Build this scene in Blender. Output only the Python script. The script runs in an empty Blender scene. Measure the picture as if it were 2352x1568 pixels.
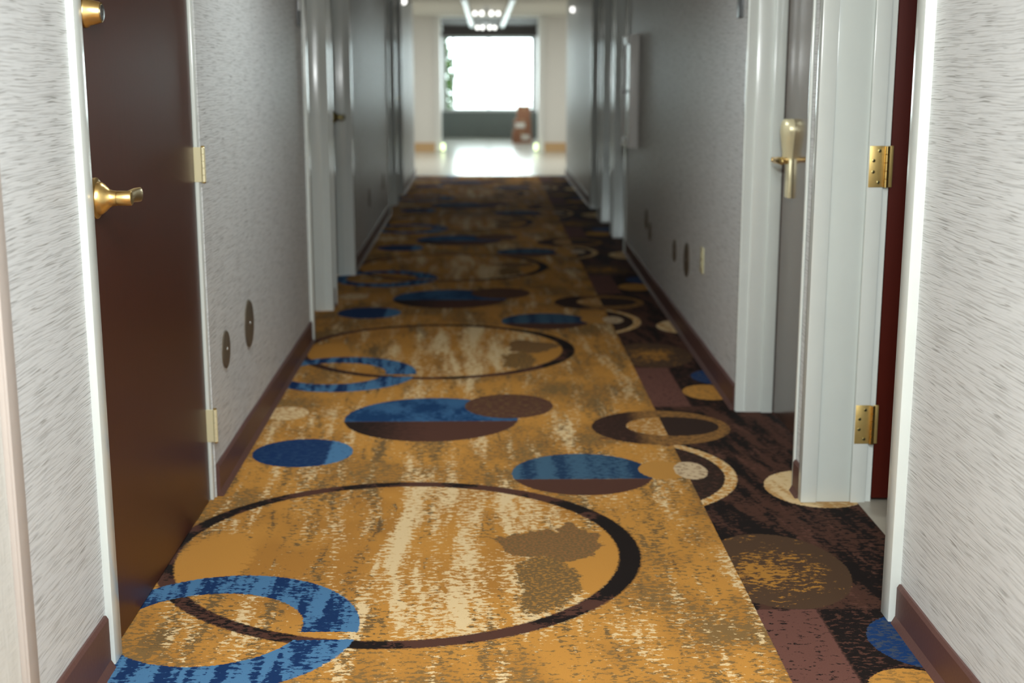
import bpy, bmesh, math, random
from mathutils import Vector, Matrix
random.seed(4)
S = bpy.context.scene
C = S.collection

# ---------------------------------------------------------------- camera
H = 1.28
FPX = 3025.0
PITCH = math.atan(622 / FPX)
YAW = math.atan(63 / FPX * math.cos(PITCH))
cd = bpy.data.cameras.new('camera'); cam = bpy.data.objects.new('camera', cd); C.objects.link(cam)
cam.location = (0, 0, H)
cam.rotation_euler = (math.pi / 2 - PITCH, 0, -YAW)
cd.sensor_width = 36; cd.lens = FPX / 2352 * 36
cd.dof.use_dof = True; cd.dof.focus_distance = 3.0; cd.dof.aperture_fstop = 2.9
cd.clip_start = 0.02; cd.clip_end = 200
S.camera = cam
# ---------------------------------------------------------------- sky and lamps
w = bpy.data.worlds.new('world'); S.world = w; w.use_nodes = True
bg = w.node_tree.nodes['Background']
bg.inputs[0].default_value = (0.86, 0.95, 1.0, 1); bg.inputs[1].default_value = 10.0


def area(name, loc, sx, sy, power, col=(1, 0.97, 0.92), spread=math.pi, rot=(0, 0, 0)):
    l = bpy.data.lights.new(name, 'AREA'); l.shape = 'RECTANGLE'; l.size = sx; l.size_y = sy
    l.energy = power; l.color = col; l.spread = spread
    o = bpy.data.objects.new(name, l); o.location = loc; o.rotation_euler = rot; C.objects.link(o); return o


area('corridor_lamp', (0.05, 0.7, 2.37), 0.5, 1.1, 80, (0.93, 0.985, 1.0))
area('photo_lamp', (0.05, -0.15, 1.85), 0.22, 0.15, 56, (0.96, 1.0, 0.99), math.pi, (math.radians(84), 0, 0))
area('corridor_lamp', (-0.15, 4.5, 2.37), 0.22, 0.22, 14, (0.94, 1.0, 0.98), math.radians(135))
area('corridor_lamp', (0.05, 10.1, 2.37), 0.25, 0.25, 2.2, (0.93, 1.0, 0.96), math.radians(140))
area('lobby_lamp', (-1.1, 18.6, 2.09), 0.5, 2.5, 34, (0.97, 1.0, 0.95))
area('lobby_lamp', (1.35, 18.6, 2.09), 0.5, 2.5, 34, (0.97, 1.0, 0.95))
area('vestibule_lamp', (0.05, 23.6, 2.09), 0.5, 1.5, 10, (1.0, 0.97, 0.92))
S.view_settings.view_transform = 'Standard'; S.view_settings.look = 'None'
S.view_settings.exposure = 0.0; S.view_settings.gamma = 1.0
S.view_settings.use_curve_mapping = False
S.cycles.max_bounces = 8; S.cycles.diffuse_bounces = 4; S.cycles.glossy_bounces = 4
S.cycles.caustics_reflective = False; S.cycles.caustics_refractive = False
S.cycles.sample_clamp_indirect = 6


# ---------------------------------------------------------------- node expression helper
class NT:
    def __init__(self, name):
        self.m = bpy.data.materials.new(name); self.m.use_nodes = True
        self.t = self.m.node_tree
        self.b = self.t.nodes['Principled BSDF']

    def n(self, kind, **kw):
        nd = self.t.nodes.new(kind)
        for k, v in kw.items(): setattr(nd, k, v)
        return nd

    def put(self, sock, v):
        if isinstance(v, E): self.t.links.new(v.s, sock)
        elif isinstance(v, bpy.types.NodeSocket): self.t.links.new(v, sock)
        elif isinstance(v, (tuple, list)) and len(v) == 3 and sock.type == 'RGBA': sock.default_value = (*v, 1)
        else: sock.default_value = v

    def math(self, op, *a, clamp=False):
        nd = self.n('ShaderNodeMath', operation=op); nd.use_clamp = clamp
        for i, x in enumerate(a): self.put(nd.inputs[i], x)
        return E(self, nd.outputs[0])

    def coord(self):
        tc = self.n('ShaderNodeTexCoord'); s = self.n('ShaderNodeSeparateXYZ')
        self.t.links.new(tc.outputs['Object'], s.inputs[0])
        return E(self, s.outputs[0]), E(self, s.outputs[1]), E(self, s.outputs[2])

    def vec(self, x, y, z=0.0):
        c = self.n('ShaderNodeCombineXYZ')
        for i, v in enumerate((x, y, z)): self.put(c.inputs[i], v)
        return c.outputs[0]

    def noise(self, x, y, z=0.0, detail=2.0, rough=0.5, dist=0.0):
        nd = self.n('ShaderNodeTexNoise'); self.t.links.new(self.vec(x, y, z), nd.inputs['Vector'])
        nd.inputs['Scale'].default_value = 1.0; nd.inputs['Detail'].default_value = detail
        nd.inputs['Roughness'].default_value = rough; nd.inputs['Distortion'].default_value = dist
        return E(self, nd.outputs['Fac'])

    def mix(self, f, a, b):
        nd = self.n('ShaderNodeMix', data_type='RGBA')
        self.put(nd.inputs[0], f); self.put(nd.inputs[6], a); self.put(nd.inputs[7], b)
        return nd.outputs[2]

    def step(self, v, edge, soft=0.01):  # 1 where v > edge
        nd = self.n('ShaderNodeMapRange'); nd.clamp = True
        self.put(nd.inputs[0], v)
        nd.inputs[1].default_value = edge - soft; nd.inputs[2].default_value = edge + soft
        return E(self, nd.outputs[0])

    def bump(self, h, strength, dist):
        nd = self.n('ShaderNodeBump'); self.put(nd.inputs['Height'], h)
        nd.inputs['Strength'].default_value = strength; nd.inputs['Distance'].default_value = dist
        self.t.links.new(nd.outputs[0], self.b.inputs['Normal'])

    def set(self, **kw):
        names = dict(col='Base Color', rough='Roughness', metal='Metallic', spec='Specular IOR Level', coat='Coat Weight', coatr='Coat Roughness')
        for k, v in kw.items(): self.put(self.b.inputs[names[k]], v)
        return self.m


class E:
    def __init__(s, nt, sock): s.nt, s.s = nt, sock
    def __add__(s, o): return s.nt.math('ADD', s, o)
    __radd__ = __add__
    def __sub__(s, o): return s.nt.math('SUBTRACT', s, o)
    def __rsub__(s, o): return s.nt.math('SUBTRACT', o, s)
    def __mul__(s, o): return s.nt.math('MULTIPLY', s, o)
    __rmul__ = __mul__
    def __neg__(s): return s.nt.math('MULTIPLY', s, -1.0)


def plain(name, col, rough=0.5, metal=0.0, spec=0.5, grain=0.0, gs=40, coat=0.0, bump=0.0):
    nt = NT(name); x, y, z = nt.coord()
    if grain:
        nz = nt.noise(x * gs, y * gs, z * gs, 3)
        c2 = tuple(c * (1 - grain) for c in col)
        nt.set(col=nt.mix(nz, col, c2))
        if bump: nt.bump(nz, 0.4, bump)
    else: nt.set(col=col)
    nt.set(rough=rough, metal=metal, spec=spec, coat=coat)
    return nt.m


# ---------------------------------------------------------------- carpet print
def carpet():
    nt = NT('printed_carpet'); X0, Y0, _ = nt.coord()
    P = 2.655
    j1 = nt.noise(X0 * 110, Y0 * 90, 0.0, 1.5) - 0.5
    j2 = nt.noise(X0 * 110, Y0 * 90, 7.0, 1.5) - 0.5
    X = X0 + j1 * 0.012; Y = Y0 + j2 * 0.012
    spk = nt.noise(X0 * 42, Y0 * 75, 3.0, 4, 0.68)       # woven speckle
    spk2 = nt.noise(X0 * 45, Y0 * 78, 13.0, 4, 0.68)
    wav = (nt.noise(X0 * 2.0, Y0 * 1.3, 5.0, 1) - 0.5) * 0.10 + Y0 * 0.03
    xs = X0 + wav
    st1 = nt.noise(xs * 13, Y0 * 1.6, 1.0, 3, 0.55)      # long streak zones
    st2 = nt.noise(xs * 11 + 30.0, Y0 * 1.9, 2.0, 3, 0.55)
    st3 = nt.noise(xs * 24, Y0 * 2.6, 9.0, 2, 0.6)
    pat = nt.noise(X0 * 3.2, Y0 * 2.6, 4.0, 2)

    cache = {}
    def dy(cy):
        k = round(cy, 4)
        if k not in cache:
            cache[k] = nt.math('WRAP', Y - cy, -P / 2, P / 2)
        return cache[k]

    def ell(cx, cy, rx, ry, soft=0.012):
        a = (X - cx) * (1 / rx); b = dy(cy) * (1 / ry)
        d = a * a + b * b
        return nt.step(-d, -1.0, soft)

    def above(cy, X=None): return nt.step(dy(cy), 0.0, 0.003)
    def gt(v, e, s=0.004): return nt.step(v, e, s)
    inv = lambda e: 1.0 - e

    orange = (0.52, 0.25, 0.062); orange2 = (0.41, 0.19, 0.047); cream = (0.74, 0.55, 0.31); olive = (0.17, 0.105, 0.045)
    brown = (0.085, 0.037, 0.026); black = (0.012, 0.008, 0.007); navy = (0.010, 0.032, 0.105); sky = (0.08, 0.19, 0.34)
    mauve = (0.14, 0.062, 0.048)

    # tan ground
    bigO = ell(-0.231, 3.397, 0.649, 0.617); bigI = ell(-0.237, 3.396, 0.596, 0.572)
    band = ell(-0.02, 3.40, 0.33, 0.75, 0.6)             # paler centre of the great ring
    col = nt.mix(gt(pat, 0.5, 0.06), orange, orange2)
    fc = gt(st1 * 0.52 + spk * 0.62 + band * bigO * 0.075, 0.648, 0.012)
    fo = gt(st2 * 0.52 + spk2 * 0.62 - band * bigO * 0.03, 0.622, 0.012)
    outside = inv(bigO)
    fo2 = gt(pat * 0.45 + spk2 * 0.6 + outside * 0.03, 0.585, 0.012)
    fd = gt(st3 * 0.6 + spk * 0.5, 0.665, 0.01)
    col = nt.mix(fo, col, olive)
    col = nt.mix(fo2 * outside, col, (0.22, 0.13, 0.05))
    col = nt.mix(fd, col, (0.15, 0.09, 0.04))
    col = nt.mix(fc, col, cream)
    # smooth orange corners inside the ring
    sm = gt(ell(-0.73, 3.34, 0.10, 0.2, 1.0) + spk * 1.2 + spk2 * 0.6, 1.38, 0.02); sm2 = gt(ell(0.29, 3.30, 0.08, 0.24, 1.0) + spk2 * 1.2, 1.06, 0.02)
    col = nt.mix(nt.math('MAXIMUM', sm, sm2) * bigI, col, orange)
    # olive blotch in the ring
    blo = gt(ell(0.205, 3.47, 0.15, 0.15, 1.0) + nt.noise(X0 * 11, Y0 * 9, 1.5, 2) * 1.3 + spk * 0.35, 1.40, 0.02)
    col = nt.mix(blo * bigI, col, nt.mix(gt(nt.noise(X0 * 120, Y0 * 130, 21.0, 2), 0.52, 0.02), olive, (0.27, 0.13, 0.05)))
    blo2 = gt(ell(0.15, 3.15, 0.09, 0.2, 1.0) + nt.noise(X0 * 13, Y0 * 7, 3.5, 2) * 1.0 + spk2 * 0.8, 1.50, 0.02)
    col = nt.mix(blo2 * bigI, col, nt.mix(gt(nt.noise(X0 * 90, Y0 * 100, 27.0, 3), 0.54, 0.02), olive, (0.36, 0.18, 0.05)))

    # brown border field, diagonal black streaks
    u = X0 * 0.985 + Y0 * 0.17; v = Y0 * 0.985 - X0 * 0.17
    ds = nt.noise(u * 14, v * 2.2, 6.0, 3, 0.6)
    dk = nt.mix(gt(ds * 0.62 + spk * 0.45, 0.535, 0.012), (0.075, 0.034, 0.023), black)
    dk = nt.mix(gt(nt.noise(u * 17, v * 2.6, 16.0, 3, 0.6) * 0.6 + spk2 * 0.45, 0.61, 0.01), dk, (0.11, 0.05, 0.035))
    # mauve plate and black plate at the foot of the tile
    plate = inv(above(2.985)) * nt.step(dy(2.3), 0.0, 0.01)
    dk = nt.mix(plate * inv(gt(X, 0.80)), dk, nt.mix(gt(spk2, 0.60), mauve, black))
    dk = nt.mix(plate * gt(X, 0.80), dk, nt.mix(gt(spk, 0.56), black, brown))
    oli = ell(0.762, 3.25, 0.185, 0.265)
    dk = nt.mix(oli, dk, nt.mix(gt(spk * 0.9 + ell(0.76, 3.24, 0.11, 0.13, 1.0) * 0.16 + nt.noise(X0 * 12, Y0 * 12, 4.4, 2) * 0.35, 0.755, 0.012), (0.082, 0.046, 0.026), (0.40, 0.19, 0.045)))
    border = gt(X0 + j1 * 0.004, 0.652, 0.001)
    col = nt.mix(border, col, dk)

    # arc at the border
    arcO = ell(0.42, 4.10, 0.39, 0.42); arcI = ell(0.408, 4.10, 0.362, 0.385)
    arc = arcO * inv(arcI)
    col = nt.mix(arc * border, col, nt.mix(gt(spk, 0.5), cream, orange))
    col = nt.mix(arcI * border, col, nt.mix(gt(spk, 0.55), (0.03, 0.018, 0.013), brown))
    arc2 = arc * inv(border) * nt.step(dy(4.40), 0, 0.01) * gt(X, 0.40)
    col = nt.mix(arc2, col, nt.mix(gt(spk, 0.52), brown, orange))
    # dark crescent
    dO = ell(0.64, 4.655, 0.252, 0.237); dI = ell(0.685, 4.668, 0.17, 0.13)
    cres = nt.mix(gt(X, 0.56, 0.03), nt.mix(gt(spk, 0.57), (0.035, 0.018, 0.013), brown), nt.mix(gt(spk2, 0.48), (0.13, 0.07, 0.03), (0.3, 0.15, 0.05)))
    col = nt.mix(dO * inv(dI), col, cres)
    col = nt.mix(dI, col, nt.mix(border, nt.mix(gt(spk, 0.55), orange2, cream), (0.035, 0.02, 0.015)))
    # great ring
    ring = bigO * inv(bigI) * inv(nt.step(dy(3.83), 0, 0.003) * ell(0.33, 3.83, 0.1, 0.02))
    col = nt.mix(ring, col, nt.mix(gt(nt.noise(X0 * 7, Y0 * 7, 2.2, 2) * 0.7 + spk * 0.4 + gt(X, 0.28, 0.1) * 0.12, 0.585, 0.01), brown, black))
    # blue ring
    bO = ell(-0.622, 2.897, 0.322, 0.335); bI = ell(-0.655, 2.905, 0.222, 0.207)
    bcol = nt.mix(gt(st3 * 0.6 + spk * 0.5 + gt(X, -0.45, 0.2) * 0.03, 0.555, 0.012), navy, sky)
    gap = ell(-0.42, 2.855, 0.28, 0.022)
    col = nt.mix(bO * inv(bI) * inv(gap), col, bcol)
    col = nt.mix(ring * bI, col, nt.mix(gt(spk, 0.5), brown, black))
    # discs
    def disc(m, c): 
        nonlocal col
        col = nt.mix(m, col, c)
    b1 = nt.mix(gt(X + spk * 0.05, -0.515, 0.004), nt.mix(gt(spk, 0.53), navy, (0.022, 0.055, 0.13)), nt.mix(gt(spk, 0.62), sky, navy))
    disc(ell(-0.627, 4.352, 0.171, 0.170), b1)
    mm = ell(-0.205, 4.795, 0.325, 0.315); up = above(4.752)
    blue2 = nt.mix(gt(spk * 0.6 + nt.noise(X0 * 6, Y0 * 4, 8.0, 2) * 0.6, 0.6, 0.03), (0.012, 0.045, 0.125), (0.045, 0.12, 0.24))
    disc(mm * up, blue2)
    disc(mm * inv(up), nt.mix(gt(spk * 0.3 + X * 0.5, -0.02, 0.05), (0.02, 0.012, 0.01), brown))
    disc(ell(0.09, 4.98, 0.172, 0.188), nt.mix(gt(spk, 0.55), (0.10, 0.045, 0.03), (0.16, 0.09, 0.04)))
    disc(ell(-0.762, 4.88, 0.085, 0.102), nt.mix(gt(spk, 0.52), cream, (0.48, 0.26, 0.10)))
    cm = ell(0.311, 4.095, 0.228, 0.224); cu = above(4.034)
    disc(cm * cu, nt.mix(gt(spk * 0.5 + nt.noise(X0 * 9, 0.0, 8.0, 1) * 0.7, 0.58, 0.03), (0.016, 0.04, 0.09), (0.055, 0.115, 0.18)))
    disc(cm * inv(cu), brown)
    disc(ell(0.580, 4.127, 0.082, 0.099), (0.48, 0.24, 0.065))
    disc(ell(0.668, 4.12, 0.054, 0.098), nt.mix(gt(spk, 0.56), (0.62, 0.47, 0.30), (0.25, 0.15, 0.08)))
    disc(ell(1.03, 3.925, 0.158, 0.190), nt.mix(gt(ds * 0.5 + spk * 0.4, 0.46, 0.03), cream, (0.52, 0.3, 0.12)))
    disc(ell(1.02, 2.80, 0.145, 0.155), nt.mix(gt(spk, 0.52), (0.012, 0.04, 0.13), (0.05, 0.065, 0.10)))
    disc(ell(0.905, 2.53, 0.105, 0.13), nt.mix(gt(spk2, 0.52), orange, (0.3, 0.16, 0.05)))
    # pile: fine value change and relief
    pile = nt.noise(X0 * 420, Y0 * 420, 0.0, 2)
    hs = nt.n('ShaderNodeHueSaturation'); nt.put(hs.inputs['Color'], col); nt.put(hs.inputs['Value'], pile * 0.35 + 0.69)
    hs.inputs['Saturation'].default_value = 1.03
    nt.set(col=hs.outputs[0], rough=0.95, spec=0.12)
    nt.bump(pile + spk * 0.4, 0.35, 0.002)
    return nt.m


def wallpaper():
    nt = NT('streaked_wallcovering'); x, y, z = nt.coord()
    wv = nt.noise(y * 7, z * 10, 0.0, 2) * 0.010
    zz = z + wv
    a = nt.noise(y * 6, zz * 290, 0.0, 2, 0.4)
    b = nt.noise(y * 11, zz * 420, 5.0, 1.0, 0.4)
    dash = nt.step(a, 0.585, 0.10); fine = nt.step(b, 0.655, 0.05)
    f = nt.math('MAXIMUM', dash * 0.5, fine * 0.95)
    base = nt.mix(nt.noise(y * 30, z * 300, 9.0, 2), (0.60, 0.612, 0.615), (0.70, 0.712, 0.715))
    nt.set(col=nt.mix(f, base, (0.27, 0.27, 0.26)), rough=0.42, spec=0.5)
    nt.bump(1.0 - f, 0.4, 0.0015)
    return nt.m


def linen():
    nt = NT('linen_wallcovering'); x, y, z = nt.coord()
    a = nt.noise(y * 20, z * 700, 0.0, 2); b = nt.noise(y * 450, z * 14, 4.0, 2)
    f = nt.step(a * 0.5 + b * 0.5, 0.55, 0.08)
    nt.set(col=nt.mix(f, (0.68, 0.67, 0.63), (0.48, 0.47, 0.43)), rough=0.6)
    nt.bump(a + b, 0.3, 0.001)
    return nt.m


def wood(name, c1, c2, rough, coat=0.0, spec=0.32):
    nt = NT(name); x, y, z = nt.coord()
    a = nt.noise((x + y) * 90, z * 2.2, 0.0, 3, 0.6); b = nt.noise((x + y) * 300, z * 6, 3.0, 2)
    nt.set(col=nt.mix(a * 0.7 + b * 0.3, c1, c2), rough=rough, spec=spec, coat=coat, coatr=0.1)
    nt.bump(b, 0.08, 0.0006)
    return nt.m


def glassmat():
    m = bpy.data.materials.new('clear_glass'); m.use_nodes = True; t = m.node_tree; t.nodes.clear()
    o = t.nodes.new('ShaderNodeOutputMaterial'); mx = t.nodes.new('ShaderNodeMixShader')
    a = t.nodes.new('ShaderNodeBsdfTransparent'); b = t.nodes.new('ShaderNodeBsdfGlossy'); b.inputs['Roughness'].default_value = 0.02
    a.inputs[0].default_value = (0.94, 0.98, 0.96, 1)
    f = t.nodes.new('ShaderNodeFresnel'); f.inputs[0].default_value = 1.4
    t.links.new(f.outputs[0], mx.inputs[0]); t.links.new(a.outputs[0], mx.inputs[1]); t.links.new(b.outputs[0], mx.inputs[2])
    t.links.new(mx.outputs[0], o.inputs[0]); return m


def glow(name, col, s):
    nt = NT(name); nt.set(col=col)
    nt.b.inputs['Emission Color'].default_value = (*col, 1); nt.b.inputs['Emission Strength'].default_value = s
    return nt.m


M = dict(
    carpet=carpet(), wall=wallpaper(), linen=linen(),
    paint=plain('white_gloss_paint', (0.70, 0.74, 0.71), 0.16, grain=0.05, gs=15, bump=0.0004),
    paint_d=plain('grey_white_paint', (0.66, 0.71, 0.68), 0.16, grain=0.06, gs=12, bump=0.0003),
    guard=plain('beige_vinyl', (0.50, 0.44, 0.40), 0.5, grain=0.06, gs=60),
    base=plain('brown_rubber', (0.115, 0.052, 0.043), 0.48, grain=0.25, gs=120, bump=0.001),
    door=wood('brown_veneer', (0.048, 0.015, 0.009), (0.075, 0.025, 0.015), 0.36),
    reddoor=wood('red_brown_veneer', (0.075, 0.0085, 0.004), (0.055, 0.006, 0.003), 0.5, 0.0, 0.15),
    taupe=wood('taupe_veneer', (0.085, 0.045, 0.032), (0.06, 0.031, 0.022), 0.22, 0.45),
    brass=plain('polished_brass', (0.78, 0.55, 0.20), 0.18, 1.0, grain=0.12, gs=60),
    ivorybrass=plain('pale_brass', (0.84, 0.77, 0.50), 0.35, 0.35, grain=0.05),
    brass_h=plain('hinge_brass', (0.86, 0.63, 0.24), 0.42, 0.85, grain=0.15, gs=80),
    brass_s=plain('satin_brass', (0.76, 0.53, 0.21), 0.32, 1.0, grain=0.15, gs=80),
    brass_d=plain('dull_brass', (0.42, 0.36, 0.16), 0.35, 1.0, grain=0.2, gs=90),
    dark=plain('dark_metal', (0.03, 0.025, 0.02), 0.4, 0.6),
    disc=plain('taupe_metal_plate', (0.16, 0.13, 0.095), 0.42, 0.35, grain=0.2, gs=60),
    ivory=plain('ivory_plastic', (0.62, 0.58, 0.36), 0.35, grain=0.03),
    sign=plain('grey_sign_plastic', (0.12, 0.13, 0.14), 0.35, grain=0.05),
    ceil=plain('ceiling_paint', (0.66, 0.64, 0.58), 0.8, grain=0.06, gs=80),
    lobby=plain('cream_wall_paint', (0.77, 0.75, 0.72), 0.5, grain=0.04),
    orange_tile=plain('orange_skirting', (0.62, 0.40, 0.20), 0.25, grain=0.1),
    tile=plain('polished_cream_tile', (0.66, 0.63, 0.56), 0.2, grain=0.08, gs=6),
    roomtile=plain('room_beige_tile', (0.42, 0.38, 0.31), 0.35, grain=0.2, gs=20),
    brownceil=plain('brown_ceiling', (0.10, 0.08, 0.075), 0.7, grain=0.2),
    white=plain('white_metal', (0.75, 0.75, 0.73), 0.35, grain=0.03),
    steel=plain('brushed_steel', (0.5, 0.5, 0.5), 0.3, 1.0, grain=0.1),
    knee=plain('teal_grey_panel', (0.155, 0.17, 0.155), 0.5, grain=0.15, gs=8),
    glass=glassmat(),
    lampglass=glow('lit_lamp_glass', (1.0, 0.99, 0.95), 3.0),
    greenglint=glow('pale_green_glint', (0.82, 1.0, 0.55), 2.2),  # glow that stands in for reflected highlights at the portal feet
    card=plain('brown_cardboard', (0.30, 0.13, 0.07), 0.8, grain=0.2, gs=15),
    label=plain('white_paper_label', (0.68, 0.64, 0.58), 0.7, grain=0.05),
    tape=plain('buff_packing_tape', (0.36, 0.2, 0.1), 0.3),
    leaf=plain('green_leaf', (0.075, 0.16, 0.018), 0.5, grain=0.5, gs=6),
    bark=plain('brown_bark', (0.08, 0.05, 0.03), 0.9, grain=0.4),
    pave=plain('pale_paving', (0.55, 0.55, 0.53), 0.8, grain=0.15, gs=2),
    redglass=plain('dark_panel', (0.05, 0.055, 0.05), 0.15),
)


# ---------------------------------------------------------------- mesh helpers (world coordinates)
def bx(bm, x0, x1, y0, y1, z0, z1, bev=0.0):
    r = bmesh.ops.create_cube(bm, size=1.0)
    for v in r['verts']:
        v.co = Vector((x0 + (v.co.x + .5) * (x1 - x0), y0 + (v.co.y + .5) * (y1 - y0), z0 + (v.co.z + .5) * (z1 - z0)))
    if bev:
        es = list({e for v in r['verts'] for e in v.link_edges})
        bmesh.ops.bevel(bm, geom=es, offset=bev, segments=2, affect='EDGES', profile=0.5)
    return r


def hexa(bm, p):  # 8 points: bottom 4, top 4
    v = [bm.verts.new(q) for q in p]
    for f in ((0, 1, 2, 3), (7, 6, 5, 4), (0, 4, 5, 1), (1, 5, 6, 2), (2, 6, 7, 3), (3, 7, 4, 0)): bm.faces.new([v[i] for i in f])


def lathe(bm, prof, org, axis, seg=32, cap=True):
    """prof: list of (distance along axis, radius)"""
    ax = Vector(axis).normalized(); t = Vector((0, 0, 1)) if abs(ax.z) < .9 else Vector((0, 1, 0))
    u = ax.cross(t).normalized(); v = ax.cross(u); O = Vector(org); rings = []
    for h, r in prof:
        rings.append([bm.verts.new(O + ax * h + (u * math.cos(2 * math.pi * k / seg) + v * math.sin(2 * math.pi * k / seg)) * r) for k in range(seg)])
    for a, b in zip(rings, rings[1:]):
        for k in range(seg): bm.faces.new((a[k], a[(k + 1) % seg], b[(k + 1) % seg], b[k]))
    if cap:
        bm.faces.new(rings[0][::-1]); bm.faces.new(rings[-1])


def sweep(bm, pts, rads, seg=12, flat=1.0):
    """tube along points; flat scales vertical radius"""
    rings = []
    for i, p in enumerate(pts):
        p = Vector(p); a = Vector(pts[max(i - 1, 0)]); b = Vector(pts[min(i + 1, len(pts) - 1)])
        t = (b - a).normalized(); u = t.cross(Vector((0, 0, 1))).normalized(); v = u.cross(t)
        r = rads[i]; ru, rv = r if isinstance(r, tuple) else (r, r * flat)
        rings.append([bm.verts.new(p + u * math.cos(2 * math.pi * k / seg) * ru + v * math.sin(2 * math.pi * k / seg) * rv) for k in range(seg)])
    for a, b in zip(rings, rings[1:]):
        for k in range(seg): bm.faces.new((a[k], a[(k + 1) % seg], b[(k + 1) % seg], b[k]))
    bm.faces.new(rings[0][::-1]); bm.faces.new(rings[-1])


def obj(name, bm, mat, parent=None, smooth=False, label=None):
    bmesh.ops.recalc_face_normals(bm, faces=bm.faces[:])
    me = bpy.data.meshes.new(name)
    off = Vector((0, 0, 0)); q = parent
    while q is not None: off += q.location; q = q.parent
    if off.length: bmesh.ops.translate(bm, verts=bm.verts[:], vec=-off)
    bm.to_mesh(me); bm.free(); me.materials.append(M[mat] if isinstance(mat, str) else mat)
    if smooth:
        for p in me.polygons: p.use_smooth = True
        try: me.set_sharp_from_angle(angle=math.radians(38))
        except Exception: pass
    o = bpy.data.objects.new(name, me); C.objects.link(o)
    if parent: o.parent = parent
    if label: o['label'] = label
    return o


def box(name, mat, parent, *a, bev=0.0, label=None, smooth=False):
    bm = bmesh.new(); bx(bm, *a, bev=bev); return obj(name, bm, mat, parent, smooth, label)


def struct(o, label=None):
    o['kind'] = 'structure'
    if label: o['label'] = label
    return o


def tag(o, label, cat, group=None):
    o['label'] = label; o['category'] = cat
    if group: o['group'] = group
    return o


def root(name, loc):
    o = bpy.data.objects.new(name, None); o.empty_display_size = .1; o.location = loc; C.objects.link(o); return o


CEIL = 2.40; HEAD = 2.08
# ---------------------------------------------------------------- setting: floor, ceiling, walls
struct(box('floor', 'carpet', None, -1.16, 1.122, -2.0, 16.45, -0.03, 0.0), 'orange and brown patterned corridor carpet with blue and cream discs')
bm = bmesh.new(); bx(bm, -2.3, 2.6, 16.45, 26.0, -0.03, 0.0)
struct(obj('floor_lobby', bm, 'tile'), 'polished cream tile floor beyond the end of the carpet')
bm = bmesh.new(); bx(bm, 1.122, 2.9, 2.3, 5.0, -0.03, 0.001)
struct(obj('floor_room', bm, 'roomtile'), 'beige tile floor inside the open door at right')
struct(box('trim_1', 'steel', None, -0.87, 1.02, 16.44, 16.47, -0.005, 0.004))
bm = bmesh.new(); bx(bm, -1.2, 3.0, -2.0, 15.4, CEIL, CEIL + .05)
struct(obj('ceiling', bm, 'ceil'))
bm = bmesh.new(); bx(bm, -2.3, 2.6, 15.4, 21.6, 2.12, 2.17); bx(bm, -1.2, 1.2, 15.38, 15.4, 2.12, 2.42)
struct(obj('ceiling_lobby', bm, 'ceil'))
bm = bmesh.new(); bx(bm, -1.2, 1.4, 21.6, 25.9, 2.12, 2.17)
struct(obj('ceiling_vestibule', bm, 'brownceil'))
struct(box('wall_back', 'linen', None, -1.1, 1.3, -2.05, -2.0, 0, CEIL))

TH = 0.20
LSEG = [(2.275, 2.712, -0.832, -0.832), (3.875, 6.245, -0.826, -0.842), (7.13, 7.27, -0.843, -0.843), (8.40, 11.95, -0.848, -0.868),
        (12.85, 13.0, -0.868, -0.868), (13.9, 15.4, -0.868, -0.868)]
RSEG = [(-2.0, 2.905, 0.975, 0.975), (3.80, 3.910, 0.962, 0.962), (4.890, 9.36, 0.960, 1.005), (10.27, 10.42, 1.01, 1.01), (11.32, 11.62, 1.01, 1.01), (12.5, 15.4, 1.01, 1.005)]


def wall_side(name, segs, sgn, openings):
    bm = bmesh.new()
    for y0, y1, a, b in segs:
        o = 0.2 * sgn
        hexa(bm, [(a, y0, 0), (b, y1, 0), (b + o, y1, 0), (a + o, y0, 0), (a, y0, CEIL), (b, y1, CEIL), (b + o, y1, CEIL), (a + o, y0, CEIL)])
    for y0, y1, a in openings:
        bx(bm, min(a, a + .2 * sgn), max(a, a + .2 * sgn), y0, y1, HEAD, CEIL)
    return struct(obj(name, bm, 'wall'))


wall_side('wall_left', LSEG, -1, [(2.712, 3.875, -.832), (6.245, 7.13, -.842), (7.27, 8.40, -.845), (11.95, 12.85, -.868), (13.0, 13.9, -.868)])
wall_side('wall_right', RSEG, 1, [(2.905, 3.80, .97), (3.910, 4.925, .962), (9.36, 10.27, 1.008), (10.42, 11.32, 1.01), (11.62, 12.5, 1.01)])
struct(box('wall_left_near', 'linen', None, -1.03, -0.833, -2.0, 2.205, 0, CEIL), 'pale linen-textured wall at the near left edge')
# end stubs of the corridor at the lobby and lobby shell
bm = bmesh.new(); bx(bm, -1.07, -0.868, 15.4, 16.45, 0, 2.12); bx(bm, 1.005, 1.21, 15.4, 16.45, 0, 2.12)
struct(obj('wall_corridor_end', bm, 'wall'))
bm = bmesh.new()
bx(bm, -2.3, -1.07, 16.4, 16.45, 0, 2.12); bx(bm, 1.21, 2.6, 16.4, 16.45, 0, 2.12)
bx(bm, -2.35, -2.3, 16.4, 21.6, 0, 2.12); bx(bm, 2.6, 2.65, 16.4, 21.6, 0, 2.12)
struct(obj('wall_lobby', bm, 'lobby'))
bm = bmesh.new()
bx(bm, -2.3, -0.735, 21.45, 21.75, 0, 2.12); bx(bm, 0.90, 2.6, 21.45, 21.75, 0, 2.12); bx(bm, -0.735, 0.90, 21.45, 21.75, 2.112, 2.12)
struct(obj('wall_portal', bm, 'lobby'), 'cream wall with a wide opening to the bright vestibule')
bm = bmesh.new(); bx(bm, -2.3, -0.80, 21.43, 21.45, 0, .14); bx(bm, 0.96, 2.6, 21.43, 21.45, 0, .14)
struct(obj('baseboard_lobby', bm, 'orange_tile'))
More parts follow.
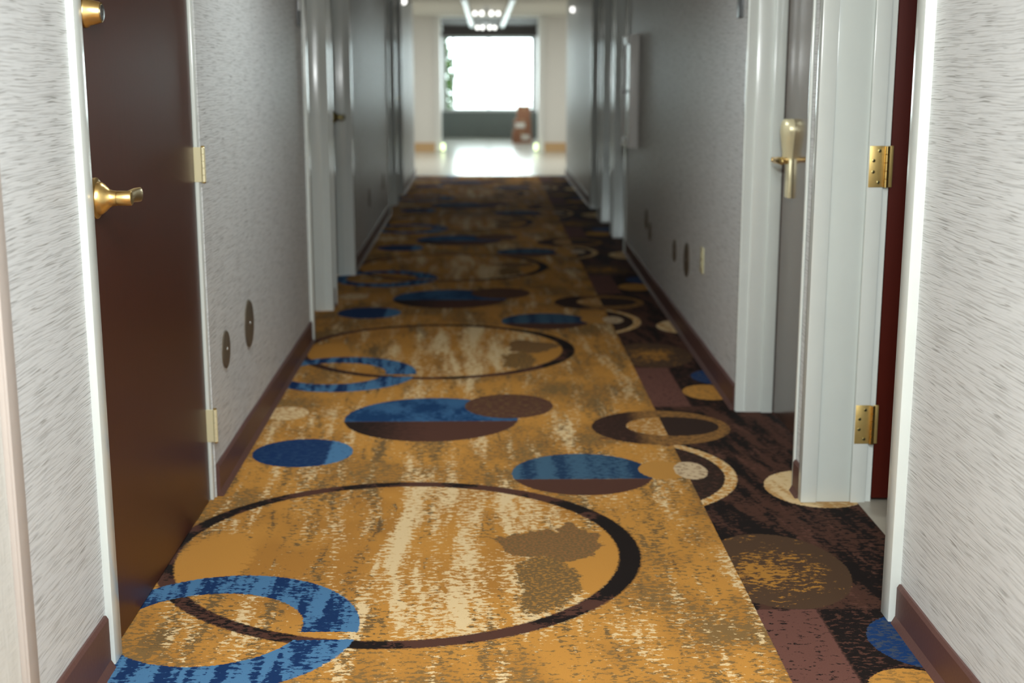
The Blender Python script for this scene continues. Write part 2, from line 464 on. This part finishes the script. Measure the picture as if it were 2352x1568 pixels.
bm = bmesh.new(); bx(bm, -0.80, -0.70, 21.41, 21.78, 0, 2.12, bev=.006); 
struct(obj('trim_2', bm, 'white'))
bm = bmesh.new(); bx(bm, 0.86, 0.96, 21.41, 21.78, 0, 2.12, bev=.006)
struct(obj('trim_3', bm, 'white'))
# room behind the open door
bm = bmesh.new()
bx(bm, 1.14, 3.0, 3.905, 3.955, 0, CEIL); bx(bm, 2.9, 2.95, 2.3, 3.9, 0, CEIL); bx(bm, 1.175, 3.0, 2.25, 2.3, 0, CEIL)
struct(obj('wall_room', bm, 'lobby'), 'beige wall of the dim room behind the open door')
bm = bmesh.new(); bx(bm, 1.17, 2.95, 2.3, 3.95, CEIL, CEIL+.05); o_ = bm
struct(obj('ceiling_room', bm, 'ceil'))


def baseboard(name, runs, sgn):
    bm = bmesh.new()
    for y0, y1, a, b, h in runs:
        t = -0.010 * sgn; tt = -0.020 * sgn
        n = max(1, int((y1 - y0) / 0.25))
        prof = [(0.0, 0.0), (tt, 0.0), (t, 0.018), (t, h - .008), (t * .5, h), (0.0, h)]
        rings = []
        for i in range(n + 1):
            u = i / n; yy = y0 + (y1 - y0) * u; xx = a + (b - a) * u
            k = 1 + 0.015 * math.sin(yy * 9)
            rings.append([bm.verts.new((xx + px, yy, pz * k)) for px, pz in prof])
        for r, s in zip(rings, rings[1:]):
            for k in range(5): bm.faces.new((r[k], r[k + 1], s[k + 1], s[k]))
        bm.faces.new(rings[0]); bm.faces.new(rings[-1][::-1])
    return struct(obj(name, bm, 'base'))


baseboard('baseboard_left', [(2.276, 2.700, -.832, -.832, .122), (3.885, 6.236, -.826, -.842, .102), (7.20, 7.24, -.843, -.843, .1), (8.46, 11.9, -.848, -.868, .1), (13.96, 16.44, -.868, -.868, .1)], -1)
baseboard('baseboard_right', [(-1.9, 2.90, .975, .975, .096), (3.826, 3.908, .962, .962, .1), (4.90, 9.31, .960, 1.005, .098), (11.37, 11.57, 1.01, 1.01, .1), (12.56, 16.44, 1.01, 1.005, .1)], 1)

# beige corner guard on the left wall
t = root('corner_guard', (-.832, 2.24, 0))
bm = bmesh.new(); bx(bm, -.845, -.824, 2.207, 2.272, 0, 2.39, bev=.003); obj('guard_face', bm, 'guard', t, True)
bm = bmesh.new(); bx(bm, -.826, -.819, 2.209, 2.215, 0, 2.39, bev=.002); obj('guard_nose', bm, 'guard', t, True)
tag(t, 'beige vinyl corner guard strip between linen wall and streaked wall at far left', 'corner guard')


# ---------------------------------------------------------------- doors
def ring_boxes(bm, xa, xb, y0, y1, wdt, top, bev=0.0):
    """frame around opening y0..y1: two posts and a head between depth xa..xb, of face width wdt outward"""
    x0, x1 = min(xa, xb), max(xa, xb)
    bx(bm, x0, x1, y0 - wdt, y0, 0, top + wdt, bev=bev); bx(bm, x0, x1, y1, y1 + wdt, 0, top + wdt, bev=bev)
    bx(bm, x0, x1, y0, y1, top, top + wdt, bev=bev)


def recess_door(n, sgn, xw, y0, y1, depth=.13, leaf='taupe', mat='paint', lever=True, hinge_far=False, leaf_closed=True, proud=.016, cw=.05):
    r = struct(root('door_%d' % n, (xw, (y0 + y1) / 2, 0)))
    a = xw - sgn * proud
    bm = bmesh.new(); ring_boxes(bm, a, xw + sgn * .002, y0, y1, cw, HEAD, bev=.003); obj('casing', bm, mat, r, True)
    bm = bmesh.new(); ring_boxes(bm, a + sgn * .004, xw + sgn * .03, y0 + .004, y1 - .004, .004, HEAD - .004)
    ring_boxes(bm, xw + sgn * .03, xw + sgn * depth, y0 + .010, y1 - .010, .012, HEAD - .01, bev=.001)
    obj('jamb', bm, mat, r, True)
    bm = bmesh.new(); ring_boxes(bm, xw + sgn * (depth - .045), xw + sgn * (depth - .002), y0 + .022, y1 - .022, .013, HEAD - .022, bev=.002)
    obj('door_stop', bm, 'paint_d', r, True)
    if leaf_closed:
        xa, xb = xw + sgn * depth, xw + sgn * (depth + .044)
        box('door_leaf', leaf, r, min(xa, xb), max(xa, xb), y0 + .004, y1 - .004, .008, HEAD)
        if lever:
            yl = y1 - .10 if not hinge_far else y0 + .10
            lever_set(r, xa, yl, 1.0, -sgn, -1 if not hinge_far else 1, 'brass_d')
    return r


def lever_set(parent, x, y, z, out, along, mat, full=False):
    """out: +1 when it points to +x; along: direction of the blade in y"""
    l = root('lever_handle', (0, 0, 0)); l.parent = parent
    # located relative to the parent
    l.location = Vector((x, y, z)) - parent.location
    def P(name, bm): return obj(name, bm, mat, l, True)
    bm = bmesh.new()
    lathe(bm, [(0, .043), (.006, .0445), (.010, .044), (.013, .040), (.0145, .034)], (x, y, z), (out, 0, 0), 40); P('rose', bm)
    bm = bmesh.new()
    lathe(bm, [(.013, .036), (.019, .035), (.025, .031), (.031, .025), (.037, .0195), (.043, .0170), (.052, .0162), (.0525, .0154), (.054, .0154), (.0545, .0162), (.082, .0160), (.084, .0145), (.0845, .012)], (x, y, z), (out, 0, 0), 32)
    P('shank', bm)
    bm = bmesh.new()
    xo = x + out * .073
    sweep(bm, [(xo, y + along * t_, z + zz) for t_, zz in ((-.006, 0), (.01, 0), (.03, .001), (.06, .001), (.09, -.001), (.112, -.002), (.118, -.002))],
          [(.008, .0125), (.009, .015), (.008, .015), (.007, .0155), (.0065, .016), (.006, .016), (.003, .013)], 16)
    P('blade', bm)
    l['label'] = 'brass lever handle with round rose'
    return l


def hinge_flat(parent, x, y, z, sgn, h=.10, mat='brass'):
    """closed hinge seen from the knuckle side on a wall-plane door"""
    r = root('hinge', (0, 0, 0)); r.parent = parent; r.location = Vector((x, y, z)) - parent.location
    bm = bmesh.new(); bx(bm, min(x - sgn * .002, x + sgn * .018), max(x - sgn * .002, x + sgn * .018), y - .0045, y - .0015, z - h / 2, z + h / 2, bev=.0006); obj('hinge_leaf', bm, 'ivorybrass', r)
    n = 5
    for k in range(n):
        a = -h / 2 + k * h / n; bm = bmesh.new()
        lathe(bm, [(0, .006), (.0008, .0068), (h / n - .0012, .0068), (h / n - .0004, .006)], (x + sgn * .024, y, z + a), (0, 0, 1), 18); obj('knuckle', bm, 'ivorybrass', r, True)
    bm = bmesh.new(); lathe(bm, [(0, .0045), (.002, .0062), (.004, .0045)], (x + sgn * .024, y, z + h / 2), (0, 0, 1), 16)
    lathe(bm, [(0, .0045), (.002, .0062), (.004, .0045)], (x + sgn * .024, y, z - h / 2 - .004), (0, 0, 1), 16)
    obj('pin_cap', bm, mat, r, True)
    r['label'] = 'brass butt hinge'
    return r


# door_1: near left, closed, flush with the wall
X1 = -0.838
d1 = struct(root('door_1', (X1, 3.3, 0)), 'closed dark brown veneered door at near left with brass lever and deadbolt')
bm = bmesh.new()
bx(bm, -.840, -.816, 2.712, 2.768, 0.0, HEAD + .05, bev=.003)
obj('casing', bm, 'paint', d1, True)
bm = bmesh.new(); bx(bm, -.840, -.829, 3.846, 3.878, 0.0, HEAD + .05, bev=.003); obj('casing', bm, 'paint', d1, True)
bm = bmesh.new(); bx(bm, -.840, -.816, 2.768, 3.842, HEAD, HEAD + .05, bev=.003); obj('casing_head', bm, 'paint', d1, True)
bm = bmesh.new(); ring_boxes(bm, -.96, -.8405, 2.772, 3.838, .03, HEAD - .001); obj('jamb', bm, 'paint_d', d1)
box('door_leaf', 'door', d1, -.882, X1, 2.776, 3.836, .006, HEAD - .005, bev=.0015)
lever_set(d1, X1, 2.834, 1.013, 1, 1, 'brass_s')
b = root('deadbolt', (0, 0, 0)); b.parent = d1; b.location = Vector((X1, 2.852, 1.399)) - d1.location; b['label'] = 'brass deadbolt cylinder'
bm = bmesh.new(); lathe(bm, [(0, .031), (.004, .032), (.008, .031), (.012, .0275), (.034, .022), (.038, .0205), (.0385, .018)], (X1, 2.852, 1.399), (1, 0, 0), 40); obj('bolt_collar', bm, 'brass_s', b, True)
bm = bmesh.new(); lathe(bm, [(.0372, .0165), (.040, .0165), (.0405, .015)], (X1, 2.852, 1.399), (1, 0, 0), 32); obj('bolt_face', bm, 'steel', b, True)
bm = bmesh.new(); bx(bm, X1 + .0400, X1 + .0412, 2.8508, 2.8532, 1.393, 1.406); obj('keyway', bm, 'dark', b)
hinge_flat(d1, X1, 3.848, 1.014, 1)
hinge_flat(d1, X1, 3.848, 0.234, 1)
hinge_flat(d1, X1, 3.848, 1.86, 1)

# recessed doors along the left wall and the right wall
recess_door(2, -1, -.842, 6.295, 7.08, lever=False)
recess_door(3, -1, -.845, 7.32, 8.35, .10)
recess_door(4, -1, -.868, 12.0, 12.8, .09, lever=False)
recess_door(5, -1, -.868, 13.05, 13.85, .09)
recess_door(6, 1, 1.007, 9.41, 10.22, .13, lever=False)
recess_door(7, 1, 1.01, 10.47, 11.27, .13)
recess_door(8, 1, 1.01, 11.67, 12.45, .10, lever=False)
# door_9: far one of the near right pair, closed, with a card lock
d9 = recess_door(9, 1, .960, 3.925, 4.875, .135, lever=False, proud=.007, cw=.016)
lk = root('card_lock', (0, 0, 0)); lk.parent = d9; XL = 1.095; lk.location = Vector((XL, 4.72, .98)) - d9.location; lk['label'] = 'brass card lock with lever'
bm = bmesh.new()  # upper case: rounded bulb that narrows to a waist
prof = [(-.01, .014), (0.0, .017), (.02, .020), (.04, .026), (.07, .034), (.09, .040), (.108, .038), (.122, .031), (.130, .021), (.134, .010)]
rr = []
for dz, wd in prof:
    pts = [(0, -wd), (-.018, -wd), (-.036, -wd * .6), (-.043, 0), (-.036, wd * .6), (-.018, wd), (0, wd)]
    rr.append([bm.verts.new((XL + px * (0.55 + wd * 12), 4.72 + py, .978 + dz)) for px, py in pts])
for a, c in zip(rr, rr[1:]):
    for k in range(6): bm.faces.new((a[k], a[k + 1], c[k + 1], c[k]))
    bm.faces.new((a[6], a[0], c[0], c[6]))
bm.faces.new(rr[0]); bm.faces.new(rr[-1][::-1])
obj('lock_case', bm, 'ivorybrass' if 'ivorybrass' in M else 'brass', lk, True)
bm = bmesh.new(); bx(bm, XL - .014, XL, 4.690, 4.750, .832, .972, bev=.004); obj('lock_plate', bm, 'ivorybrass', lk, True)
bm = bmesh.new(); lathe(bm, [(0, .016), (.012, .015), (.016, .010), (.055, .0095), (.060, .008)], (XL - .012, 4.72, .968), (-1, 0, 0), 24); obj('shank', bm, 'brass_s', lk, True)
bm = bmesh.new(); sweep(bm, [(XL - .062, 4.725, .968), (XL - .064, 4.70, .968), (XL - .063, 4.66, .969), (XL - .060, 4.61, .967), (XL - .055, 4.60, .965)],
      [(.006, .009), (.008, .011), (.006, .011), (.006, .010), (.003, .006)], 12); obj('blade', bm, 'brass_s', lk, True)

# door_10: near right, open into the room
d10 = struct(root('door_10', (.970, 3.4, 0)), 'open dark red door at near right seen past its white frame')
bm = bmesh.new(); bx(bm, .950, .985, 2.905, 2.965, 0, HEAD + .05, bev=.003); obj('casing', bm, 'paint', d10, True)
bm = bmesh.new(); bx(bm, .985, 1.135, 2.935, 2.955, 0, HEAD + .02, bev=.001); obj('jamb', bm, 'paint_d', d10, True)
bm = bmesh.new()
bx(bm, .950, .998, 3.785, 3.80, 0, HEAD + .05, bev=.003)
bx(bm, .950, .966, 3.79, 3.825, 0, HEAD + .05, bev=.003); obj('casing', bm, 'paint', d10, True)
bm = bmesh.new(); bx(bm, .998, 1.100, 3.792, 3.81, 0, HEAD + .02, bev=.002); obj('jamb', bm, 'paint_d', d10, True)
bm = bmesh.new(); bx(bm, 1.1005, 1.145, 3.783, 3.81, 0, HEAD + .02, bev=.002); bx(bm, 1.145, 1.1635, 3.792, 3.81, 0, HEAD + .02); obj('jamb_rebate', bm, 'paint', d10, True)
bm = bmesh.new(); bx(bm, .95, 1.14, 2.955, 3.785, HEAD, HEAD + .03); obj('casing_head', bm, 'paint', d10)
bm = bmesh.new(); bx(bm, 1.166, 2.0, 3.79, 3.834, .012, HEAD - .01, bev=.0015); obj('door_leaf', bm, 'reddoor', d10, True)


def hinge_open(parent, x, y, z, h=.118):
    r = root('hinge', (0, 0, 0)); r.parent = parent; r.location = Vector((x, y, z)) - parent.location; r['label'] = 'brass butt hinge with four screws'
    bm = bmesh.new(); bx(bm, x - .048, x - .004, y - .0035, y, z - h / 2, z + h / 2, bev=.0008); obj('hinge_leaf', bm, 'brass_h', r, True)
    bm = bmesh.new(); bx(bm, x + .006, x + .020, y - .0025, y + .002, z - h / 2, z + h / 2, bev=.0008); obj('hinge_leaf', bm, 'brass_h', r, True)
    for k in range(5):
        a = -h / 2 + k * h / 5; bm = bmesh.new()
        lathe(bm, [(0, .006), (.0008, .0072), (h / 5 - .0012, .0072), (h / 5 - .0004, .006)], (x + .001, y - .008, z + a), (0, 0, 1), 18); obj('knuckle', bm, 'brass', r, True)
    for sx, sz in ((-.020, .045), (-.036, .017), (-.036, -.015), (-.020, -.045)):
        bm = bmesh.new(); lathe(bm, [(0, .0048), (.0012, .0048), (.0018, .003)], (x + sx, y - .0035, z + sz), (0, -1, 0), 14); obj('screw', bm, 'brass_d', r, True)
        s = C.objects[-1]
        bm = bmesh.new(); bx(bm, x + sx - .0035, x + sx + .0035, y - .0058, y - .005, z + sz - .0007, z + sz + .0007); bx(bm, x + sx - .0007, x + sx + .0007, y - .0058, y - .005, z + sz - .0035, z + sz + .0035)
        obj('screw_slot', bm, 'dark', r)


XH, YH = 1.150, 3.783
hinge_open(d10, XH, YH, 1.010)
hinge_open(d10, XH, YH, .245)
hinge_open(d10, XH, YH, 1.84)


# ---------------------------------------------------------------- wall plates
def wall_x(side, y):
    for y0, y1, a, b in (LSEG if side < 0 else RSEG):
        if y0 <= y <= y1: return a + (b - a) * (y - y0) / (y1 - y0)


def disc(side, y, z, r, label, group=None):
    x = wall_x(side, y); o = -side
    t = root('wall_plate', (x, y, z))
    bm = bmesh.new(); lathe(bm, [(0, r), (.003, r), (.005, r * .97), (.006, r * .9)], (x, y, z), (o, 0, 0), 48); obj('cover', bm, 'disc', t, True)
    bm = bmesh.new(); lathe(bm, [(.0055, .006), (.008, .005), (.0085, .003)], (x, y, z), (o, 0, 0), 14); obj('screw', bm, 'steel', t, True)
    tag(t, label, 'wall plate', group)


disc(-1, 4.115, .413, .060, 'small round brown cover plate low on left wall beside the brown door')
disc(-1, 4.552, .413, .083, 'larger round brown cover plate low on left wall behind the small one')
disc(-1, 9.75, .36, .07, 'blurred round cover plate low on far left wall, nearer of two')
disc(-1, 11.2, .36, .07, 'blurred round cover plate low on far left wall, farther of two')
disc(1, 6.296, .385, .083, 'largest round dark cover plate low on right wall next to the ivory outlet')
disc(1, 6.736, .371, .057, 'small round dark cover plate just behind the largest one on right wall')
disc(1, 7.85, .337, .056, 'faint round cover plate on right wall, lower of the overlapping far two')
disc(1, 8.05, .39, .060, 'faint round cover plate on right wall, upper of the overlapping far two')

# outlet
xo = wall_x(1, 5.81); t = root('outlet', (xo, 5.81, .452))
bm = bmesh.new(); bx(bm, xo - .006, xo, 5.772, 5.848, .394, .510, bev=.002); obj('cover_plate', bm, 'ivory', t, True)
for dz in (.021, -.021):
    bm = bmesh.new(); bx(bm, xo - .0085, xo - .005, 5.793, 5.827, .452 + dz - .014, .452 + dz + .014, bev=.0015); q = obj('socket', bm, 'ivory', t, True)
    bm = bmesh.new(); bx(bm, xo - .0092, xo - .0084, 5.802, 5.804, .452 + dz - .005, .452 + dz + .005); bx(bm, xo - .0092, xo - .0084, 5.815, 5.817, .452 + dz - .005, .452 + dz + .005); obj('slot', bm, 'dark', q)
tag(t, 'ivory electrical outlet low on right wall', 'outlet')

# room number signs beside the doors
for side, y, lab in ((-1, 6.14, 'small grey room sign high on left wall beside a white door frame'), (1, 5.06, 'small grey room sign high on right wall beside a white door frame')):
    x = wall_x(side, y); o = -side
    t = root('room_sign', (x, y, 1.5))
    bm = bmesh.new(); bx(bm, min(x, x + o * .008), max(x, x + o * .008), y - .05, y + .05, 1.475, 1.60, bev=.002); obj('sign_plate', bm, 'sign', t, True)
    bm = bmesh.new(); bx(bm, min(x + o * .008, x + o * .010), max(x + o * .008, x + o * .010), y - .042, y + .042, 1.545, 1.59); obj('sign_insert', bm, 'steel', t)
    tag(t, lab, 'sign')

# fire extinguisher cabinet
y0, y1 = 8.70, 9.16; x = wall_x(1, 8.9)
t = root('extinguisher_cabinet', (x, 8.93, .77))
bm = bmesh.new(); xf = x - .060
bx(bm, xf, x + .005, y0, y0 + .05, .78, 1.51, bev=.004); bx(bm, xf, x + .005, y1 - .05, y1, .78, 1.51, bev=.004)
bx(bm, xf, x + .005, y0 + .05, y1 - .05, .78, .84, bev=.004); bx(bm, xf, x + .005, y0 + .05, y1 - .05, 1.45, 1.51, bev=.004)
obj('cabinet_frame', bm, 'white', t, True)
box('door_panel', 'redglass', t, xf + .012, xf + .018, y0 + .05, y1 - .05, .84, 1.45)
bm = bmesh.new(); lathe(bm, [(0, .008), (.02, .008), (.024, .014), (.032, .012)], (xf + .012, y1 - .075, 1.14), (-1, 0, 0), 16); obj('pull', bm, 'steel', t, True)
tag(t, 'white framed wall cabinet with dark panel on right wall', 'cabinet')

# small round wall lamps high up
for x, y, z, s, lab in ((-.868, 14.2, 1.985, 1, 'small bright round lamp high on far left wall'), (1.008, 15.0, 1.94, -1, 'small bright round lamp high on far right wall')):
    t = root('wall_lamp', (x, y, z))
    bm = bmesh.new(); lathe(bm, [(0, .035), (.012, .035), (.016, .028)], (x, y, z), (s, 0, 0), 24); obj('lamp_base', bm, 'white', t, True)
    bm = bmesh.new(); lathe(bm, [(.014, .026), (.03, .030), (.045, .024), (.055, .010)], (x, y, z), (s, 0, 0), 24); obj('lamp_globe', bm, 'lampglass', t, True)
    tag(t, lab, 'wall lamp')

# added glowing stubs for the reflected highlights at the feet of the portal
for x, lab in ((-.67, 'small pale green glowing stub added as a highlight at foot of left portal pillar'), (.82, 'small pale green glowing stub added as a highlight at foot of right portal pillar')):
    t = root('floor_glint', (x, 21.38, 0))
    bm = bmesh.new(); lathe(bm, [(0, .04), (.02, .04), (.026, .03)], (x, 21.38, 0.0), (0, 0, 1), 20); obj('stub_foot', bm, 'steel', t, True)
    bm = bmesh.new(); lathe(bm, [(.024, .028), (.12, .028), (.135, .018)], (x, 21.38, 0.0), (0, 0, 1), 20); obj('lens', bm, 'greenglint', t, True)  # glowing body of the added highlight, not a lamp
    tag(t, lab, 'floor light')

# ---------------------------------------------------------------- lobby ceiling: rails and chandeliers
for x, lab in ((-.235, 'long white ceiling rail, left of the pair in the lobby'), (.33, 'long white ceiling rail, right of the pair in the lobby')):
    t = root('ceiling_rail', (x, 15.5, 2.12))
    bm = bmesh.new(); bx(bm, x - .035, x + .035, 15.45, 25.5, 2.07, 2.112, bev=.004)
    obj('rail_body', bm, 'white', t)
    bm = bmesh.new(); bx(bm, x - .016, x + .016, 15.5, 25.4, 2.066, 2.071); obj('rail_slot', bm, 'steel', t)
    tag(t, lab, 'ceiling rail')
for y, lab in ((18.3, 'ring of small lit globes on the lobby ceiling, nearer chandelier'), (24.4, 'ring of small lit globes on the vestibule ceiling, farther chandelier')):
    zt = 2.12; cx = .03
    t = root('chandelier', (cx, y, zt))
    bm = bmesh.new(); lathe(bm, [(0, .07), (.012, .07), (.02, .05), (.02, .012), (.06, .012)], (cx, y, zt), (0, 0, -1), 28); obj('canopy', bm, 'steel', t, True)
    bm = bmesh.new()
    bmr = 12
    for k in range(bmr):
        a = 2 * math.pi * k / bmr; b_ = 2 * math.pi * (k + 1) / bmr
        sweep(bm, [(cx + .17 * math.cos(a), y + .17 * math.sin(a), zt - .055), (cx + .17 * math.cos(b_), y + .17 * math.sin(b_), zt - .055)], [.006, .006], 8)
    for k in range(4):
        a = math.pi / 4 + k * math.pi / 2; sweep(bm, [(cx, y, zt - .054), (cx + .17 * math.cos(a), y + .17 * math.sin(a), zt - .055)], [.005, .005], 8)
    obj('ring', bm, 'steel', t, True)
    for k in range(8):
        a = 2 * math.pi * (k + .5) / 8
        bm = bmesh.new(); bmesh.ops.create_uvsphere(bm, u_segments=16, v_segments=10, radius=.026, matrix=Matrix.Translation((cx + .17 * math.cos(a), y + .17 * math.sin(a), zt - .085)))
        obj('globe', bm, 'lampglass', t, True)
    tag(t, lab, 'chandelier')


# ---------------------------------------------------------------- vestibule glazing
def window(n, axis, fixed, a0, a1, z0, z1, bars, lab):
    r = struct(root('window_%d' % n, (0, 0, 0)), lab)
    d = .03
    def B(bm, u0, u1, w0, w1, dd=d):
        if axis == 'y': bx(bm, u0, u1, fixed - dd, fixed + dd, w0, w1, bev=.003)
        else: bx(bm, fixed - dd, fixed + dd, u0, u1, w0, w1, bev=.003)
    bm = bmesh.new(); B(bm, a0, a0 + .05, z0, z1); B(bm, a1 - .05, a1, z0, z1); B(bm, a0, a1, z0, z0 + .05); B(bm, a0, a1, z1 - .05, z1); obj('window_frame', bm, 'white', r, True)
    cuts = [a0 + .05] + bars + [a1 - .05]
    for u in bars: bm = bmesh.new(); B(bm, u - .02, u + .02, z0 + .05, z1 - .05, .022); obj('mullion', bm, 'white', r, True)
    for u, v in zip(cuts, cuts[1:]):
        bm = bmesh.new(); B(bm, u, v, z0 + .045, z1 - .045, .004); obj('pane', bm, 'glass', r)
    return r


YE = 25.9
window(1, 'y', YE, -.80, .96, .50, 1.93, [-.60, .08], 'wide bright end window of the vestibule')
bm = bmesh.new(); bx(bm, -1.0, 1.2, YE - .05, YE + .05, 0, .50); struct(obj('wall_end_low', bm, 'knee'), 'grey-green low wall under the end window')
bm = bmesh.new(); bx(bm, -1.0, 1.2, YE - .05, YE + .05, 1.93, 2.12); struct(obj('wall_end_head', bm, 'brownceil'))
bm = bmesh.new(); bx(bm, -1.0, -.80, YE - .05, YE + .05, .5, 1.93); bx(bm, .96, 1.2, YE - .05, YE + .05, .5, 1.93); struct(obj('wall_end', bm, 'white'))
window(2, 'x', -.86, 21.8, 25.8, .42, 2.0, [22.8, 23.8, 24.8], 'side window on the left of the vestibule with green leaves outside')
window(3, 'x', 1.05, 21.8, 25.8, .42, 2.0, [22.8, 23.8, 24.8], 'side window on the right of the vestibule')
bm = bmesh.new(); bx(bm, -.89, -.83, 21.75, 25.85, 0, .42); struct(obj('wall_vestibule_left', bm, 'knee')); struct(box('trim_4', 'white', None, -.89, -.80, 21.75, 25.85, 2.0, 2.12)); struct(box('trim_5', 'white', None, 1.0, 1.08, 21.75, 25.85, 2.0, 2.12))
bm = bmesh.new(); bx(bm, 1.02, 1.08, 21.75, 25.85, 0, .42); struct(obj('wall_vestibule_right', bm, 'white'))

# stacked boxes at the right of the end window
def carton(x0, x1, y0, y1, z0, z1, lab, side):
    t = root('cardboard_box', ((x0 + x1) / 2, (y0 + y1) / 2, z0))
    bm = bmesh.new(); bx(bm, x0, x1, y0, y1, z0, z1 - .004, bev=.004); obj('carton', bm, 'card', t)
    ym = (y0 + y1) / 2; xm = (x0 + x1) / 2
    bm = bmesh.new(); bx(bm, x0 + .002, xm - .002, y0 + .002, y1 - .002, z1 - .004, z1); bx(bm, xm + .002, x1 - .002, y0 + .002, y1 - .002, z1 - .004, z1); obj('flap', bm, 'card', t)
    bm = bmesh.new(); bx(bm, xm - .025, xm + .025, y0 - .001, y1, z1, z1 + .001); bx(bm, xm - .025, xm + .025, y0 - .0015, y0, z1 - .07, z1 + .001); obj('tape', bm, 'tape', t)
    w_ = (x1 - x0) * .42; w_ *= (1.0 if side == 1 else 1.35); xs = x0 + .02 + side * (x1 - x0 - w_ - .06)
    bm = bmesh.new(); bx(bm, xs, xs + w_, y0 - .002, y0, z0 + (z1 - z0) * .3, z0 + (z1 - z0) * .72); (obj('paper_label', bm, 'label', t) if side != 0.4 else bm.free())
    tag(t, lab, 'box')


carton(.50, .84, 23.9, 24.3, .001, .21, 'wide brown cardboard box on tile floor, bottom of the stack', 1)
carton(.53, .83, 23.92, 24.26, .2115, .42, 'brown cardboard box with pale label, middle of the stack', 0)
carton(.58, .82, 23.94, 24.22, .4215, .66, 'smaller brown cardboard box, topmost of the stack by the window', 0.4)

# ---------------------------------------------------------------- outside
bm = bmesh.new(); bx(bm, -14, 14, 26.0, 60, -.12, -.02); bx(bm, -14, -2.4, 16, 26.0, -.12, -.02); bx(bm, 2.7, 14, 16, 26, -.12, -.02); bx(bm, -2.4, -.9, 21.76, 26, -.12, -.02); bx(bm, 1.1, 2.7, 21.76, 26, -.12, -.02)
struct(obj('pavement', bm, 'pave'), 'pale paving outside the end window')


def shrub(x, y, h, r, lab):
    t = root('shrub', (x, y, -.02))
    bm = bmesh.new(); sweep(bm, [(x, y, -.03), (x + .02, y, h * .3), (x - .02, y + .03, h * .7)], [.035, .028, .012], 8)
    for k in range(5):
        a = k * 1.256; sweep(bm, [(x, y, h * .25), (x + r * .5 * math.cos(a), y + r * .5 * math.sin(a), h * .6)], [.016, .006], 6)
    obj('stem', bm, 'bark', t, True)
    vs, fs = [], []
    for i in range(3500):
        a = random.uniform(0, 6.283); u = random.random() ** .4; z = random.uniform(.12, 1) * h
        rr = r * u * math.sqrt(max(.05, 1 - ((z / h - .5) / .56) ** 2)) * random.uniform(.85, 1.1)
        c = Vector((x + rr * math.cos(a), y + rr * math.sin(a), z)) - t.location
        d = Vector((random.gauss(0, 1), random.gauss(0, 1), random.gauss(0, .6))).normalized(); e = d.cross(Vector((random.random(), random.random(), 1))).normalized()
        L = random.uniform(.05, .09); W = L * .5; k = len(vs)
        vs += [c - d * L, c + e * W, c + d * L, c - e * W]; fs.append((k, k + 1, k + 2, k + 3))
    me = bpy.data.meshes.new('foliage'); me.from_pydata(vs, [], fs); me.materials.append(M['leaf'])
    o = bpy.data.objects.new('foliage', me); C.objects.link(o); o.parent = t; o['kind'] = 'stuff'
    tag(t, lab, 'shrub', 'shrubs outside the vestibule')


shrub(-1.9, 23.2, 2.0, .75, 'bushy green shrub outside the left side window, nearest')
shrub(-2.0, 25.2, 2.2, .8, 'bushy green shrub outside the left side window, middle one')
shrub(-3.0, 27.6, 2.3, .8, 'bushy green shrub outside beyond the left window corner')
shrub(-1.05, 27.7, 2.1, .42, 'narrow green shrub seen through the left part of the end window')
shrub(2.5, 24.2, 1.9, .7, 'bushy green shrub outside the right side window')
